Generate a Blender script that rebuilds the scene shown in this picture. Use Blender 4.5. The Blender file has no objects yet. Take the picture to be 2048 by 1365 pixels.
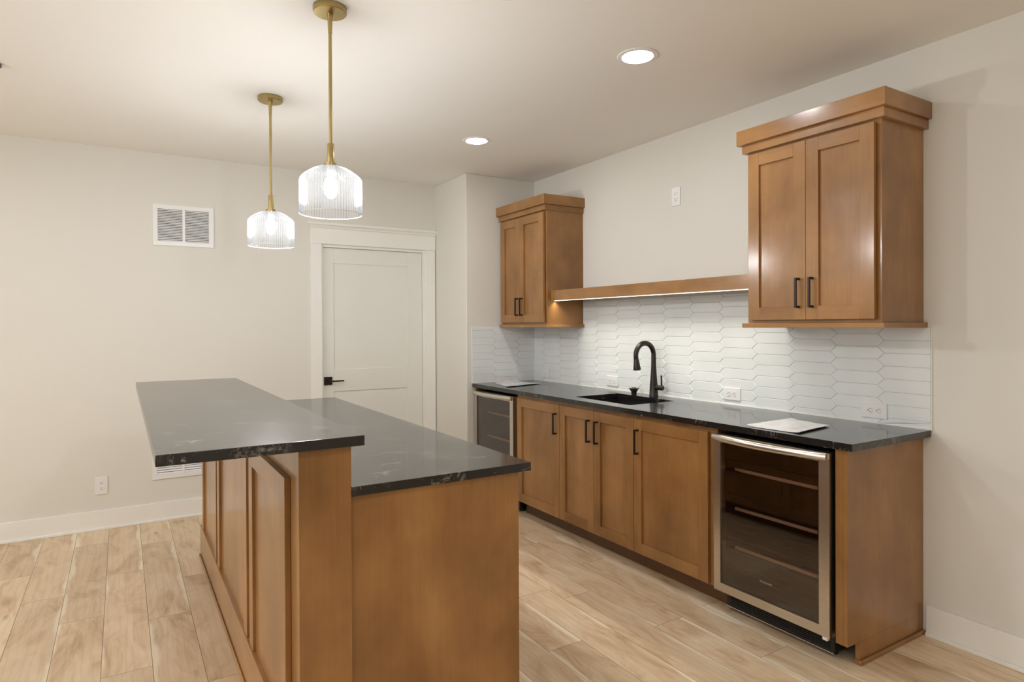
import bpy, bmesh, math, random
from mathutils import Vector, Matrix
random.seed(7)
S = bpy.context.scene
COL = S.collection
PI = math.pi

# ------------------------------------------------------------------ camera
F_PX, YAW, PITCH, ROLL, CY, CAM_H = 1269.72, 0.5520, -0.0054, 0.0045, 657.31, 1.389
s_, c_ = math.sin(YAW), math.cos(YAW)
r0 = Vector((c_, -s_, 0)); d0 = Vector((s_, c_, 0)); z0 = Vector((0, 0, 1))
u0 = z0 * math.cos(PITCH) - d0 * math.sin(PITCH)
fw = d0 * math.cos(PITCH) + z0 * math.sin(PITCH)
ra = r0 * math.cos(ROLL) - u0 * math.sin(ROLL)
ub = r0 * math.sin(ROLL) + u0 * math.cos(ROLL)
cam_data = bpy.data.cameras.new('camera'); cam = bpy.data.objects.new('camera', cam_data); COL.objects.link(cam)
cam_data.sensor_fit = 'HORIZONTAL'; cam_data.sensor_width = 36.0
cam_data.lens = F_PX / 2048 * 36.0
cam_data.shift_y = -(682.5 - CY) / 2048
cam_data.clip_start = 0.02
cam.matrix_world = Matrix(((ra.x, ub.x, -fw.x, 0), (ra.y, ub.y, -fw.y, 0), (ra.z, ub.z, -fw.z, CAM_H), (0, 0, 0, 1)))
S.camera = cam

# ------------------------------------------------------------------ world, colour management
S.view_settings.view_transform = 'Standard'; S.view_settings.look = 'None'
S.view_settings.gamma = 1.0; S.view_settings.use_curve_mapping = False
S.view_settings.exposure = 1.62
world = bpy.data.worlds.new('world'); S.world = world; world.use_nodes = True
world.node_tree.nodes['Background'].inputs[0].default_value = (0.9, 0.93, 1.0, 1)
world.node_tree.nodes['Background'].inputs[1].default_value = 0.3
S.cycles.max_bounces = 10; S.cycles.diffuse_bounces = 6; S.cycles.glossy_bounces = 5
S.cycles.transparent_max_bounces = 16; S.cycles.transmission_bounces = 6
S.cycles.sample_clamp_indirect = 4.0
S.cycles.caustics_reflective = False; S.cycles.caustics_refractive = False
S.cycles.use_denoising = True
DOWNLIGHT_E, BULB_E, LED_W, ADDED_FILL_W = 40.0, 173.0, 1.6, 21.0
# added fill lamp, coloured as daylight, at an invented unseen left-wall window
wl = bpy.data.lights.new('added_window_fill', 'AREA'); wl.shape = 'RECTANGLE'; wl.size = 3.4; wl.size_y = 1.5; wl.energy = ADDED_FILL_W; wl.color = (0.94, 0.97, 1.0)
wlo = bpy.data.objects.new('added_window_fill', wl); COL.objects.link(wlo); wlo.location = (-3.42, 1.6, 1.5); wlo.rotation_euler = (math.radians(90), 0, math.radians(-90))

# ------------------------------------------------------------------ materials
def new_mat(name):
    m = bpy.data.materials.new(name); m.use_nodes = True
    nt = m.node_tree; b = nt.nodes['Principled BSDF']
    return m, nt, b
def N(nt, t, **kw):
    n = nt.nodes.new(t)
    for k, v in kw.items():
        if k in n.inputs: n.inputs[k].default_value = v
        else: setattr(n, k, v)
    return n
def ramp(nt, stops, src):
    n = nt.nodes.new('ShaderNodeValToRGB'); e = n.color_ramp.elements
    e[0].position, e[0].color = stops[0][0], (*stops[0][1], 1)
    e[1].position, e[1].color = stops[-1][0], (*stops[-1][1], 1)
    for p, c in stops[1:-1]:
        x = e.new(p); x.color = (*c, 1)
    nt.links.new(src, n.inputs[0]); return n.outputs[0]
def mix(nt, fac, a, b, mode='MIX'):
    n = nt.nodes.new('ShaderNodeMix'); n.data_type = 'RGBA'; n.blend_type = mode
    for sock, v in ((n.inputs[0], fac), (n.inputs[6], a), (n.inputs[7], b)):
        if hasattr(v, 'is_linked'): nt.links.new(v, sock)
        else: sock.default_value = v if not isinstance(v, tuple) else (*v, 1)[:4]
    return n.outputs[2]
def math_(nt, op, a, b=None, clamp=False):
    n = nt.nodes.new('ShaderNodeMath'); n.operation = op; n.use_clamp = clamp
    for i, v in enumerate((a, b)):
        if v is None: continue
        if hasattr(v, 'is_linked'): nt.links.new(v, n.inputs[i])
        else: n.inputs[i].default_value = v
    return n.outputs[0]
def coords(nt, scale, rnd=True, space='Object'):
    tc = nt.nodes.new('ShaderNodeTexCoord'); mp = nt.nodes.new('ShaderNodeMapping')
    mp.inputs['Scale'].default_value = scale
    src = tc.outputs[space]
    if rnd:
        oi = nt.nodes.new('ShaderNodeObjectInfo')
        v = nt.nodes.new('ShaderNodeVectorMath'); v.operation = 'SCALE'
        cx = nt.nodes.new('ShaderNodeCombineXYZ')
        for k in range(3): nt.links.new(oi.outputs['Random'], cx.inputs[k])
        nt.links.new(cx.outputs[0], v.inputs[0]); v.inputs['Scale'].default_value = 37.0
        ad = nt.nodes.new('ShaderNodeVectorMath'); ad.operation = 'ADD'
        nt.links.new(src, ad.inputs[0]); nt.links.new(v.outputs[0], ad.inputs[1]); src = ad.outputs[0]
    nt.links.new(src, mp.inputs['Vector']); return mp.outputs[0]
def bump(nt, b, h, strength, dist=0.001):
    n = nt.nodes.new('ShaderNodeBump'); n.inputs['Strength'].default_value = strength; n.inputs['Distance'].default_value = dist
    nt.links.new(h, n.inputs['Height']); nt.links.new(n.outputs[0], b.inputs['Normal'])

def plain(name, col, rough=0.5, metal=0.0, spec=0.5, coat=0.0, var=0.0, scale=30.0):
    m, nt, b = new_mat(name)
    v = coords(nt, (scale,) * 3)
    n = N(nt, 'ShaderNodeTexNoise', Scale=1.0, Detail=3.0); nt.links.new(v, n.inputs['Vector'])
    a = tuple(max(0, x * (1 - var)) for x in col); z = tuple(min(1, x * (1 + var)) for x in col)
    nt.links.new(ramp(nt, [(0.3, a), (0.7, z)], n.outputs[0]), b.inputs['Base Color'])
    b.inputs['Roughness'].default_value = rough; b.inputs['Metallic'].default_value = metal
    b.inputs['Specular IOR Level'].default_value = spec; b.inputs['Coat Weight'].default_value = coat
    return m

def wall_paint(name, col, rough=0.75, bs=0.12):
    m, nt, b = new_mat(name)
    v = coords(nt, (1, 1, 1), rnd=False)
    n = N(nt, 'ShaderNodeTexNoise', Scale=1.3, Detail=2.0); nt.links.new(v, n.inputs['Vector'])
    nt.links.new(ramp(nt, [(0.3, tuple(x * 0.985 for x in col)), (0.7, col)], n.outputs[0]), b.inputs['Base Color'])
    n2 = N(nt, 'ShaderNodeTexNoise', Scale=140.0, Detail=3.0); nt.links.new(v, n2.inputs['Vector'])
    bump(nt, b, n2.outputs[0], bs, 0.002)
    b.inputs['Roughness'].default_value = rough; b.inputs['Specular IOR Level'].default_value = 0.25
    return m

def wood(name, axis, light=(0.42, 0.218, 0.078), dark=(0.22, 0.098, 0.026), rough=0.34):
    """stained maple: cloudy blotches and fine streaks running along `axis`"""
    m, nt, b = new_mat(name)
    lo, hi = 1.6, 9.0
    sc = [5.5] * 3; sc['XYZ'.index(axis)] = lo
    n = N(nt, 'ShaderNodeTexNoise', Scale=0.8, Detail=4.0, Roughness=0.55, Distortion=0.6)
    nt.links.new(coords(nt, tuple(x * 0.75 for x in sc)), n.inputs['Vector'])
    mid = tuple((a + c) / 2 for a, c in zip(light, dark))
    base = ramp(nt, [(0.25, dark), (0.5, mid), (0.78, light)], n.outputs[0])
    sc2 = [95.0] * 3; sc2['XYZ'.index(axis)] = 3.0
    n2 = N(nt, 'ShaderNodeTexNoise', Scale=1.0, Detail=5.0, Roughness=0.6)
    nt.links.new(coords(nt, tuple(sc2)), n2.inputs['Vector'])
    streak = ramp(nt, [(0.3, (0.93, 0.92, 0.91)), (0.65, (1.03, 1.03, 1.03))], n2.outputs[0])
    col = mix(nt, 1.0, base, streak, 'MULTIPLY')
    n3 = N(nt, 'ShaderNodeTexNoise', Scale=3.2, Detail=3.0, Roughness=0.6)
    nt.links.new(coords(nt, (1, 1, 1)), n3.inputs['Vector'])
    cl = ramp(nt, [(0.28, (0.76, 0.74, 0.70)), (0.7, (1.15, 1.15, 1.12))], n3.outputs[0])
    col = mix(nt, 1.0, col, cl, 'MULTIPLY')
    nt.links.new(col, b.inputs['Base Color'])
    b.inputs['Roughness'].default_value = rough; b.inputs['Specular IOR Level'].default_value = 0.3
    b.inputs['Coat Weight'].default_value = 0.6; b.inputs['Coat Roughness'].default_value = 0.17
    bump(nt, b, n2.outputs[0], 0.05, 0.001)
    return m

WOOD_V = wood('stained_maple_upright', 'Z')
WOOD_H = wood('stained_maple_lengthwise', 'Y')
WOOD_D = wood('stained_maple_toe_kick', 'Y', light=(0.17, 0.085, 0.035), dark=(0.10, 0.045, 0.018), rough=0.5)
WALL = wall_paint('warm_white_wall_paint', (0.72, 0.70, 0.642))
CEIL = wall_paint('ceiling_paint', (0.85, 0.835, 0.79), bs=0.25)
TRIM = plain('white_trim_paint', (0.83, 0.82, 0.775), rough=0.38)
DOORP = plain('white_door_paint', (0.76, 0.758, 0.705), rough=0.42)
WHITE = plain('white_plastic', (0.80, 0.79, 0.77), rough=0.3)
VENTW = plain('white_vent_enamel', (0.80, 0.80, 0.79), rough=0.35)
SLOT = plain('dark_slot', (0.03, 0.03, 0.03), rough=0.7)
BLACKM = plain('matte_black_metal', (0.020, 0.014, 0.011), rough=0.34, metal=0.3)
SINKM = plain('black_composite_sink', (0.010, 0.009, 0.009), rough=0.45)
BLACKP = plain('black_appliance_plastic', (0.008, 0.008, 0.008), rough=0.35)
INTER = plain('black_cooler_interior', (0.022, 0.016, 0.014), rough=0.5)
CHROME = plain('shelf_trim_metal', (0.80, 0.76, 0.68), rough=0.4, metal=0.0)
RACK = plain('dark_wire_rack', (0.03, 0.028, 0.026), rough=0.5)
PLASTICBAG = plain('glossy_white_plastic_bag', (0.92, 0.93, 0.95), rough=0.25, coat=0.5, var=0.04, scale=16.0)
LENSW = plain('lamp_trim_white', (0.82, 0.81, 0.79), rough=0.4)
GREYFIX = plain('grey_brown_fixture', (0.10, 0.09, 0.075), rough=0.5)
MARK = plain('pale_grey_lettering', (0.34, 0.32, 0.30), rough=0.4)

def brushed(name, col, axis, rough=0.28):
    m, nt, b = new_mat(name)
    sc = [260.0] * 3; sc['XYZ'.index(axis)] = 4.0
    n = N(nt, 'ShaderNodeTexNoise', Scale=1.0, Detail=2.0); nt.links.new(coords(nt, tuple(sc)), n.inputs['Vector'])
    nt.links.new(ramp(nt, [(0.3, tuple(x * 0.92 for x in col)), (0.7, col)], n.outputs[0]), b.inputs['Base Color'])
    b.inputs['Metallic'].default_value = 1.0; b.inputs['Roughness'].default_value = rough
    bump(nt, b, n.outputs[0], 0.04, 0.0005)
    return m
STEEL = brushed('brushed_stainless_steel', (0.70, 0.665, 0.60), 'Y')
BRASS = brushed('brushed_brass', (0.46, 0.355, 0.15), 'Z', 0.3)

def counter_mat():
    m, nt, b = new_mat('black_quartz_with_white_flecks')
    v = coords(nt, (1, 1, 1), rnd=False)
    base = N(nt, 'ShaderNodeTexNoise', Scale=60.0, Detail=3.0); nt.links.new(v, base.inputs['Vector'])
    c = ramp(nt, [(0.3, (0.006, 0.006, 0.006)), (0.7, (0.016, 0.015, 0.014))], base.outputs[0])
    # sparse smoky flecks and short veins
    w = N(nt, 'ShaderNodeTexNoise', Scale=6.0, Detail=6.0, Roughness=0.75, Distortion=2.2)
    nt.links.new(v, w.inputs['Vector'])
    vein = math_(nt, 'ABSOLUTE', math_(nt, 'SUBTRACT', w.outputs[0], 0.5))
    vein = ramp(nt, [(0.0, (1, 1, 1)), (0.02, (0, 0, 0))], vein)
    g = N(nt, 'ShaderNodeTexNoise', Scale=4.3, Detail=2.0); nt.links.new(v, g.inputs['Vector'])
    gate = ramp(nt, [(0.55, (0, 0, 0)), (0.62, (1, 1, 1))], g.outputs[0])
    f = N(nt, 'ShaderNodeTexNoise', Scale=22.0, Detail=5.0, Roughness=0.7, Distortion=1.0); nt.links.new(v, f.inputs['Vector'])
    fl = ramp(nt, [(0.625, (0, 0, 0)), (0.69, (1, 1, 1))], f.outputs[0])
    vo = N(nt, 'ShaderNodeTexVoronoi', Scale=5.5); nt.links.new(v, vo.inputs['Vector'])
    sp = nt.nodes.new('ShaderNodeSeparateColor'); nt.links.new(vo.outputs['Color'], sp.inputs[0])
    pick = math_(nt, 'GREATER_THAN', sp.outputs[0], 0.68)
    near = ramp(nt, [(0.20, (1, 1, 1)), (0.42, (0, 0, 0))], vo.outputs['Distance'])
    w2 = N(nt, 'ShaderNodeTexNoise', Scale=14.0, Detail=6.0, Roughness=0.8, Distortion=1.5); nt.links.new(v, w2.inputs['Vector'])
    wisp = ramp(nt, [(0.52, (0, 0, 0)), (0.60, (1, 1, 1))], w2.outputs[0])
    wisp = mix(nt, 1.0, mix(nt, 1.0, wisp, near, 'MULTIPLY'), pick, 'MULTIPLY')
    mk = mix(nt, 1.0, vein, gate, 'MULTIPLY')
    mk = mix(nt, 1.0, mk, wisp, 'ADD')
    mk = mix(nt, 1.0, mk, fl, 'ADD')
    bw = nt.nodes.new('ShaderNodeRGBToBW'); nt.links.new(mk, bw.inputs[0])
    fac = math_(nt, 'MULTIPLY', bw.outputs[0], 0.65, True)
    nt.links.new(mix(nt, fac, c, (0.30, 0.29, 0.27)), b.inputs['Base Color'])
    b.inputs['Roughness'].default_value = 0.26; b.inputs['IOR'].default_value = 1.42; b.inputs['Coat Weight'].default_value = 0.5; b.inputs['Coat Roughness'].default_value = 0.07
    n2 = N(nt, 'ShaderNodeTexNoise', Scale=220.0, Detail=2.0); nt.links.new(v, n2.inputs['Vector'])
    bump(nt, b, n2.outputs[0], 0.03, 0.001)
    return m
QUARTZ = counter_mat()

def floor_mat():
    m, nt, b = new_mat('light_maple_plank_floor')
    uv = nt.nodes.new('ShaderNodeUVMap'); uv.uv_map = 'plank'
    at = nt.nodes.new('ShaderNodeAttribute'); at.attribute_name = 'tone'
    sx = nt.nodes.new('ShaderNodeSeparateXYZ'); nt.links.new(uv.outputs[0], sx.inputs[0])
    sc = nt.nodes.new('ShaderNodeSeparateColor'); nt.links.new(at.outputs['Color'], sc.inputs[0])
    cx = nt.nodes.new('ShaderNodeCombineXYZ')
    nt.links.new(math_(nt, 'ADD', math_(nt, 'MULTIPLY', sx.outputs[0], 0.18), math_(nt, 'MULTIPLY', sc.outputs[0], 50.0)), cx.inputs[0])
    nt.links.new(math_(nt, 'ADD', sx.outputs[1], math_(nt, 'MULTIPLY', sc.outputs[1], 50.0)), cx.inputs[1])
    P = cx.outputs[0]
    def mp(s):
        n = nt.nodes.new('ShaderNodeMapping'); n.inputs['Scale'].default_value = s; nt.links.new(P, n.inputs['Vector']); return n.outputs[0]
    n1 = N(nt, 'ShaderNodeTexNoise', Scale=1.0, Detail=5.0, Roughness=0.62, Distortion=1.3); nt.links.new(mp((7, 2.2, 1)), n1.inputs['Vector'])
    base = ramp(nt, [(0.24, (0.42, 0.275, 0.155)), (0.42, (0.63, 0.465, 0.30)), (0.52, (0.71, 0.55, 0.375)), (0.75, (0.79, 0.65, 0.47))], n1.outputs[0])
    n2 = N(nt, 'ShaderNodeTexNoise', Scale=1.0, Detail=5.0, Roughness=0.65, Distortion=0.4); nt.links.new(mp((120, 5, 1)), n2.inputs['Vector'])
    st = ramp(nt, [(0.3, (0.95, 0.945, 0.935)), (0.65, (1.02, 1.02, 1.02))], n2.outputs[0])
    col = mix(nt, 1.0, base, st, 'MULTIPLY')
    # cathedral rings
    wv = N(nt, 'ShaderNodeTexWave', Scale=1.0, Distortion=7.0, Detail=3.0); wv.inputs['Detail Scale'].default_value = 1.2
    nt.links.new(mp((9, 1.5, 1)), wv.inputs['Vector'])
    col = mix(nt, 1.0, col, ramp(nt, [(0.0, (0.95, 0.94, 0.93)), (0.35, (1.01, 1.01, 1.01))], wv.outputs[0]), 'MULTIPLY')
    # knots
    vo = N(nt, 'ShaderNodeTexVoronoi', Scale=1.0); nt.links.new(mp((7, 2.2, 1)), vo.inputs['Vector'])
    col = mix(nt, ramp(nt, [(0.03, (0.55, 0.55, 0.55)), (0.11, (0, 0, 0))], vo.outputs['Distance']), col, (0.24, 0.12, 0.06))
    # pale sapwood running along one edge of some planks
    n4 = N(nt, 'ShaderNodeTexNoise', Scale=1.0, Detail=3.0, Roughness=0.5); nt.links.new(mp((3, 2.0, 1)), n4.inputs['Vector'])
    edge = math_(nt, 'ADD', sx.outputs[0], math_(nt, 'MULTIPLY', math_(nt, 'SUBTRACT', n4.outputs[0], 0.52), 0.8))
    sap = ramp(nt, [(0.90, (0, 0, 0)), (0.98, (1, 1, 1))], edge)
    col = mix(nt, sap, col, (0.84, 0.74, 0.57))
    # plank to plank tone
    tone = ramp(nt, [(0.0, (0.86, 0.84, 0.81)), (1.0, (1.10, 1.10, 1.10))], sc.outputs[2])
    col = mix(nt, 1.0, col, tone, 'MULTIPLY')
    nt.links.new(col, b.inputs['Base Color'])
    b.inputs['Roughness'].default_value = 0.36; b.inputs['Specular IOR Level'].default_value = 0.4
    bump(nt, b, n2.outputs[0], 0.08, 0.001)
    return m
FLOOR = floor_mat()
SEAM = plain('plank_seam', (0.20, 0.13, 0.08), rough=0.8)

def tile_mat():
    m, nt, b = new_mat('glazed_white_picket_tile')
    v = coords(nt, (1, 1, 1), rnd=False)
    n = N(nt, 'ShaderNodeTexNoise', Scale=3.0, Detail=2.0); nt.links.new(v, n.inputs['Vector'])
    nt.links.new(ramp(nt, [(0.35, (0.72, 0.745, 0.735)), (0.65, (0.78, 0.80, 0.79))], n.outputs[0]), b.inputs['Base Color'])
    n2 = N(nt, 'ShaderNodeTexNoise', Scale=16.0, Detail=4.0, Roughness=0.6); nt.links.new(v, n2.inputs['Vector'])
    bump(nt, b, n2.outputs[0], 0.3, 0.003)
    b.inputs['Roughness'].default_value = 0.28; b.inputs['Specular IOR Level'].default_value = 0.45
    return m
TILE = tile_mat()
GROUT = plain('white_grout', (0.66, 0.66, 0.62), rough=0.85)

def emis(name, col, strength):
    m = bpy.data.materials.new(name); m.use_nodes = True; nt = m.node_tree; nt.nodes.clear()
    e = nt.nodes.new('ShaderNodeEmission'); o = nt.nodes.new('ShaderNodeOutputMaterial')
    e.inputs[0].default_value = (*col, 1); e.inputs[1].default_value = strength
    nt.links.new(e.outputs[0], o.inputs[0]); return m
LENS = emis('downlight_lens_glow', (0.985, 0.995, 1.0), DOWNLIGHT_E)
BULB = emis('bulb_glow', (0.985, 0.995, 1.0), BULB_E)
LED = emis('led_strip_glow', (1.0, 0.90, 0.68), 1.5)

def thin_glass(name, tint, gloss_r, ior, translucent=0.0, edge_tint=None):
    m = bpy.data.materials.new(name); m.use_nodes = True; nt = m.node_tree; nt.nodes.clear()
    o = nt.nodes.new('ShaderNodeOutputMaterial')
    t = nt.nodes.new('ShaderNodeBsdfTransparent')
    if edge_tint:
        lw = nt.nodes.new('ShaderNodeLayerWeight'); lw.inputs[0].default_value = 0.35
        nt.links.new(ramp(nt, [(0.15, tint), (0.85, edge_tint)], lw.outputs['Facing']), t.inputs[0])
    else: t.inputs[0].default_value = (*tint, 1)
    g = nt.nodes.new('ShaderNodeBsdfGlossy'); g.inputs['Roughness'].default_value = gloss_r
    fr = nt.nodes.new('ShaderNodeFresnel'); ge = nt.nodes.new('ShaderNodeNewGeometry')
    mr = nt.nodes.new('ShaderNodeMapRange'); mr.inputs['To Min'].default_value = ior; mr.inputs['To Max'].default_value = 1 / ior   # thin pane: same reflectance from both sides
    nt.links.new(ge.outputs['Backfacing'], mr.inputs['Value']); nt.links.new(mr.outputs[0], fr.inputs[0])
    mx = nt.nodes.new('ShaderNodeMixShader')
    nt.links.new(fr.outputs[0], mx.inputs[0]); nt.links.new(t.outputs[0], mx.inputs[1]); nt.links.new(g.outputs[0], mx.inputs[2])
    out = mx.outputs[0]
    if translucent:
        tr = nt.nodes.new('ShaderNodeBsdfTranslucent'); tr.inputs[0].default_value = (0.9, 0.92, 0.95, 1)
        df = nt.nodes.new('ShaderNodeBsdfDiffuse'); df.inputs[0].default_value = (0.9, 0.92, 0.95, 1)
        m0 = nt.nodes.new('ShaderNodeMixShader'); nt.links.new(tr.outputs[0], m0.inputs[1]); nt.links.new(df.outputs[0], m0.inputs[2])
        m2 = nt.nodes.new('ShaderNodeMixShader'); m2.inputs[0].default_value = translucent
        nt.links.new(out, m2.inputs[1]); nt.links.new(m0.outputs[0], m2.inputs[2]); out = m2.outputs[0]
    nt.links.new(out, o.inputs[0]); return m
SHADE = thin_glass('ribbed_clear_glass', (0.93, 0.94, 0.96), 0.05, 1.5, 0.018, (0.10, 0.11, 0.13))
COOLGLASS = thin_glass('smoked_cooler_glass', (0.72, 0.62, 0.56), 0.02, 1.95)

def paper_mat():
    m, nt, b = new_mat('printed_manual_bag')
    n = N(nt, 'ShaderNodeTexNoise', Scale=9.0, Detail=2.0); nt.links.new(coords(nt, (1, 1, 1)), n.inputs['Vector'])
    nt.links.new(ramp(nt, [(0.30, (0.42, 0.55, 0.66)), (0.42, (0.80, 0.82, 0.82)), (0.55, (0.82, 0.80, 0.80)), (0.66, (0.66, 0.26, 0.24))], n.outputs[0]), b.inputs['Base Color'])
    b.inputs['Roughness'].default_value = 0.2; b.inputs['Coat Weight'].default_value = 0.5
    return m
PRINT = paper_mat()

# ------------------------------------------------------------------ builders
WM = {}   # world matrix of every empty / part
def reg(o, loc=(0, 0, 0), rz=0.0, parent=None):
    m = Matrix.Translation(loc) @ Matrix.Rotation(rz, 4, 'Z')
    WM[o] = (WM[parent] @ m) if parent else m
def tag(o, label=None, cat=None, group=None, kind=None):
    if label: o['label'] = label
    if cat: o['category'] = cat
    if group: o['group'] = group
    if kind: o['kind'] = kind
    return o
def thing(name, label, cat, loc=(0, 0, 0), rz=0.0, group=None, kind=None):
    o = bpy.data.objects.new(name, None); COL.objects.link(o)
    o.location = loc; o.rotation_euler = (0, 0, rz); o.empty_display_size = 0.1
    reg(o, loc, rz); return tag(o, label, cat, group, kind)
def part(name, bm, mats, parent=None, local=False, smooth=False, label=None):
    """bm in world coordinates (or in the top parent's own frame when local); the origin goes to the mesh centre"""
    if not isinstance(mats, (list, tuple)): mats = [mats]
    bmesh.ops.recalc_face_normals(bm, faces=bm.faces)
    if parent and not local: bm.transform(WM[parent].inverted())
    elif parent and local: bm.transform(WM[parent].inverted() @ WM[local])
    vs = [v.co for v in bm.verts]
    lo = Vector([min(v[i] for v in vs) for i in range(3)]); hi = Vector([max(v[i] for v in vs) for i in range(3)])
    c = (lo + hi) / 2
    bmesh.ops.translate(bm, verts=bm.verts, vec=-c)
    me = bpy.data.meshes.new(name); bm.to_mesh(me); bm.free()
    for m in mats: me.materials.append(m)
    if smooth:
        for p in me.polygons: p.use_smooth = True
        me.set_sharp_from_angle(angle=math.radians(38))
    o = bpy.data.objects.new(name, me); COL.objects.link(o)
    o.location = c
    if parent: o.parent = parent
    reg(o, c, 0.0, parent)
    if label: o['label'] = label
    return o
def copy_tree(o, parent=None):
    c = o.copy(); COL.objects.link(c); c.parent = parent
    for ch in [x for x in COL.objects if x.parent == o and x != c]: copy_tree(ch, c)
    return c

def B(): return bmesh.new()
def box(bm, x0, x1, y0, y1, z0, z1, bev=0.0, mi=0):
    x0, x1 = sorted((x0, x1)); y0, y1 = sorted((y0, y1)); z0, z1 = sorted((z0, z1))
    v = [bm.verts.new((x, y, z)) for x in (x0, x1) for y in (y0, y1) for z in (z0, z1)]
    idx = [(0, 1, 3, 2), (4, 6, 7, 5), (0, 4, 5, 1), (2, 3, 7, 6), (0, 2, 6, 4), (1, 5, 7, 3)]
    fs = [bm.faces.new([v[i] for i in f]) for f in idx]
    for f in fs: f.material_index = mi
    if bev:
        es = list({e for f in fs for e in f.edges})
        r = bmesh.ops.bevel(bm, geom=es, offset=bev, segments=2, affect='EDGES', profile=0.5)
        for f in r['faces']: f.material_index = mi
    return v
def tube(bm, pts, r, seg=16, cap=True, mi=0):
    """a swept round bar; r a number or one per point"""
    pts = [Vector(p) for p in pts]; n = len(pts)
    rs = r if isinstance(r, (list, tuple)) else [r] * n
    rings = []; ref = None
    for i, p in enumerate(pts):
        t = (pts[min(i + 1, n - 1)] - pts[max(i - 1, 0)]).normalized()
        if ref is None: ref = Vector((1, 0, 0)) if abs(t.x) < 0.8 else Vector((0, 1, 0))
        a = (ref - t * ref.dot(t)).normalized(); b_ = t.cross(a); ref = a
        rings.append([bm.verts.new(p + rs[i] * (a * math.cos(2 * PI * k / seg) + b_ * math.sin(2 * PI * k / seg))) for k in range(seg)])
    for i in range(n - 1):
        for k in range(seg):
            f = bm.faces.new((rings[i][k], rings[i][(k + 1) % seg], rings[i + 1][(k + 1) % seg], rings[i + 1][k])); f.material_index = mi
    if cap:
        for rg in (rings[0], rings[-1]): bm.faces.new(rg).material_index = mi
def lathe(bm, prof, cx, cy, seg=48, ripple=0.0, ribs=0, mi=0):
    """prof = [(r, z)]; r<=0 closes; optional ribs around"""
    rings = []
    for r, z in prof:
        if r <= 1e-6: rings.append([bm.verts.new((cx, cy, z))]); continue
        rg = []
        for k in range(seg):
            a = 2 * PI * k / seg
            rr = r + (ripple * min(1, r / 0.06) * math.cos(ribs * a) if ribs else 0)
            rg.append(bm.verts.new((cx + rr * math.cos(a), cy + rr * math.sin(a), z)))
        rings.append(rg)
    for a, b_ in zip(rings, rings[1:]):
        for k in range(seg):
            q = [a[k % len(a)], a[(k + 1) % len(a)], b_[(k + 1) % len(b_)], b_[k % len(b_)]]
            q = [v for i, v in enumerate(q) if v not in q[:i]]
            if len(q) > 2: bm.faces.new(q).material_index = mi

# ------------------------------------------------------------------ room (metres; camera above the origin)
W, YB, YA, XA, H = 3.054, 5.181, 4.585, 2.390, 2.6256
XL, YF = -3.4, -2.6
def struct(name, bm, m, **k):
    o = part(name, bm, m, **k); o['kind'] = 'structure'; return o

# floor: every plank is laid out in the one floor mesh
bm = B(); uvl = bm.loops.layers.uv.new('plank'); cl = bm.loops.layers.float_color.new('tone')
PW, PL, PX = 0.1795, 1.215, -0.078
JOINT = {-3: 4.43, -2: 3.997, -1: 3.625, 0: 2.98, 1: 3.455, 2: 2.73, 11: 2.60, 12: 3.35, 13: 1.703}
rnd = random.Random(21)
n0 = math.floor((XL - PX) / PW); n1 = math.ceil((W - PX) / PW)
g = 0.0009
for n in range(n0, n1):
    xa, xb = max(PX + n * PW, XL), min(PX + (n + 1) * PW, W)
    if xb - xa < 0.01: continue
    y = JOINT.get(n, rnd.uniform(0, PL))
    y -= math.ceil((y - YF) / PL) * PL
    while y < YB:
        ya, yb = max(y, YF), min(y + PL, YB)
        if yb - ya > 0.01:
            c = (rnd.random(), rnd.random(), rnd.random(), 1); fl = rnd.random() < 0.4
            vs = [bm.verts.new(p) for p in ((xa + g, ya + g, 0), (xb - g, ya + g, 0), (xb - g, yb - g, 0), (xa + g, yb - g, 0))]
            f = bm.faces.new(vs)
            for l, (u, v) in zip(f.loops, ((0, ya), (1, ya), (1, yb), (0, yb))):
                l[uvl].uv = ((1 - u) if fl else u, v - y); l[cl] = c
        y += PL
fs = bm.faces[:]
box(bm, XL, W, YF, YB, -0.1, -0.0008, mi=1)
me_floor = struct('floor', bm, [FLOOR, SEAM])

bm = B(); box(bm, XL, W, YF, YB, H, H + 0.1); struct('ceiling', bm, CEIL)
bm = B(); box(bm, W, W + 0.12, YF, YA + 0.12, 0, H); struct('wall_right', bm, WALL)
bm = B(); box(bm, XA, W, YA, YB + 0.12, 0, H, 0.006); struct('wall_alcove', bm, WALL)
DX0, DX1, DZ = 1.377, 2.290, 2.048   # door opening
bm = B()
box(bm, XL, DX0, YB, YB + 0.12, 0, H); box(bm, DX1, XA, YB, YB + 0.12, 0, H); box(bm, DX0, DX1, YB, YB + 0.12, DZ, H)
struct('wall_back', bm, WALL)
bm = B(); wy0, wy1, wz0, wz1 = -0.1, 3.3, 0.75, 2.25  # left wall, with an opening for the added window
box(bm, XL - 0.12, XL, YF, wy0, 0, H); box(bm, XL - 0.12, XL, wy1, YB, 0, H); box(bm, XL - 0.12, XL, wy0, wy1, 0, wz0); box(bm, XL - 0.12, XL, wy0, wy1, wz1, H)
struct('wall_left', bm, WALL)
bm = B(); box(bm, XL - 0.12, W + 0.12, YF - 0.12, YF, 0, H); struct('wall_front', bm, WALL)
bm = B()
for y in (wy0, 1.0, 2.15, wy1 - 0.05): box(bm, XL - 0.1, XL - 0.05, y, y + 0.05, wz0, wz1)
box(bm, XL - 0.1, XL - 0.05, wy0, wy1, wz0, wz0 + 0.05); box(bm, XL - 0.1, XL - 0.05, wy0, wy1, wz1 - 0.05, wz1)
struct('added_window_1', bm, TRIM)  # unseen window, added to go with the fill lamp

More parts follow.
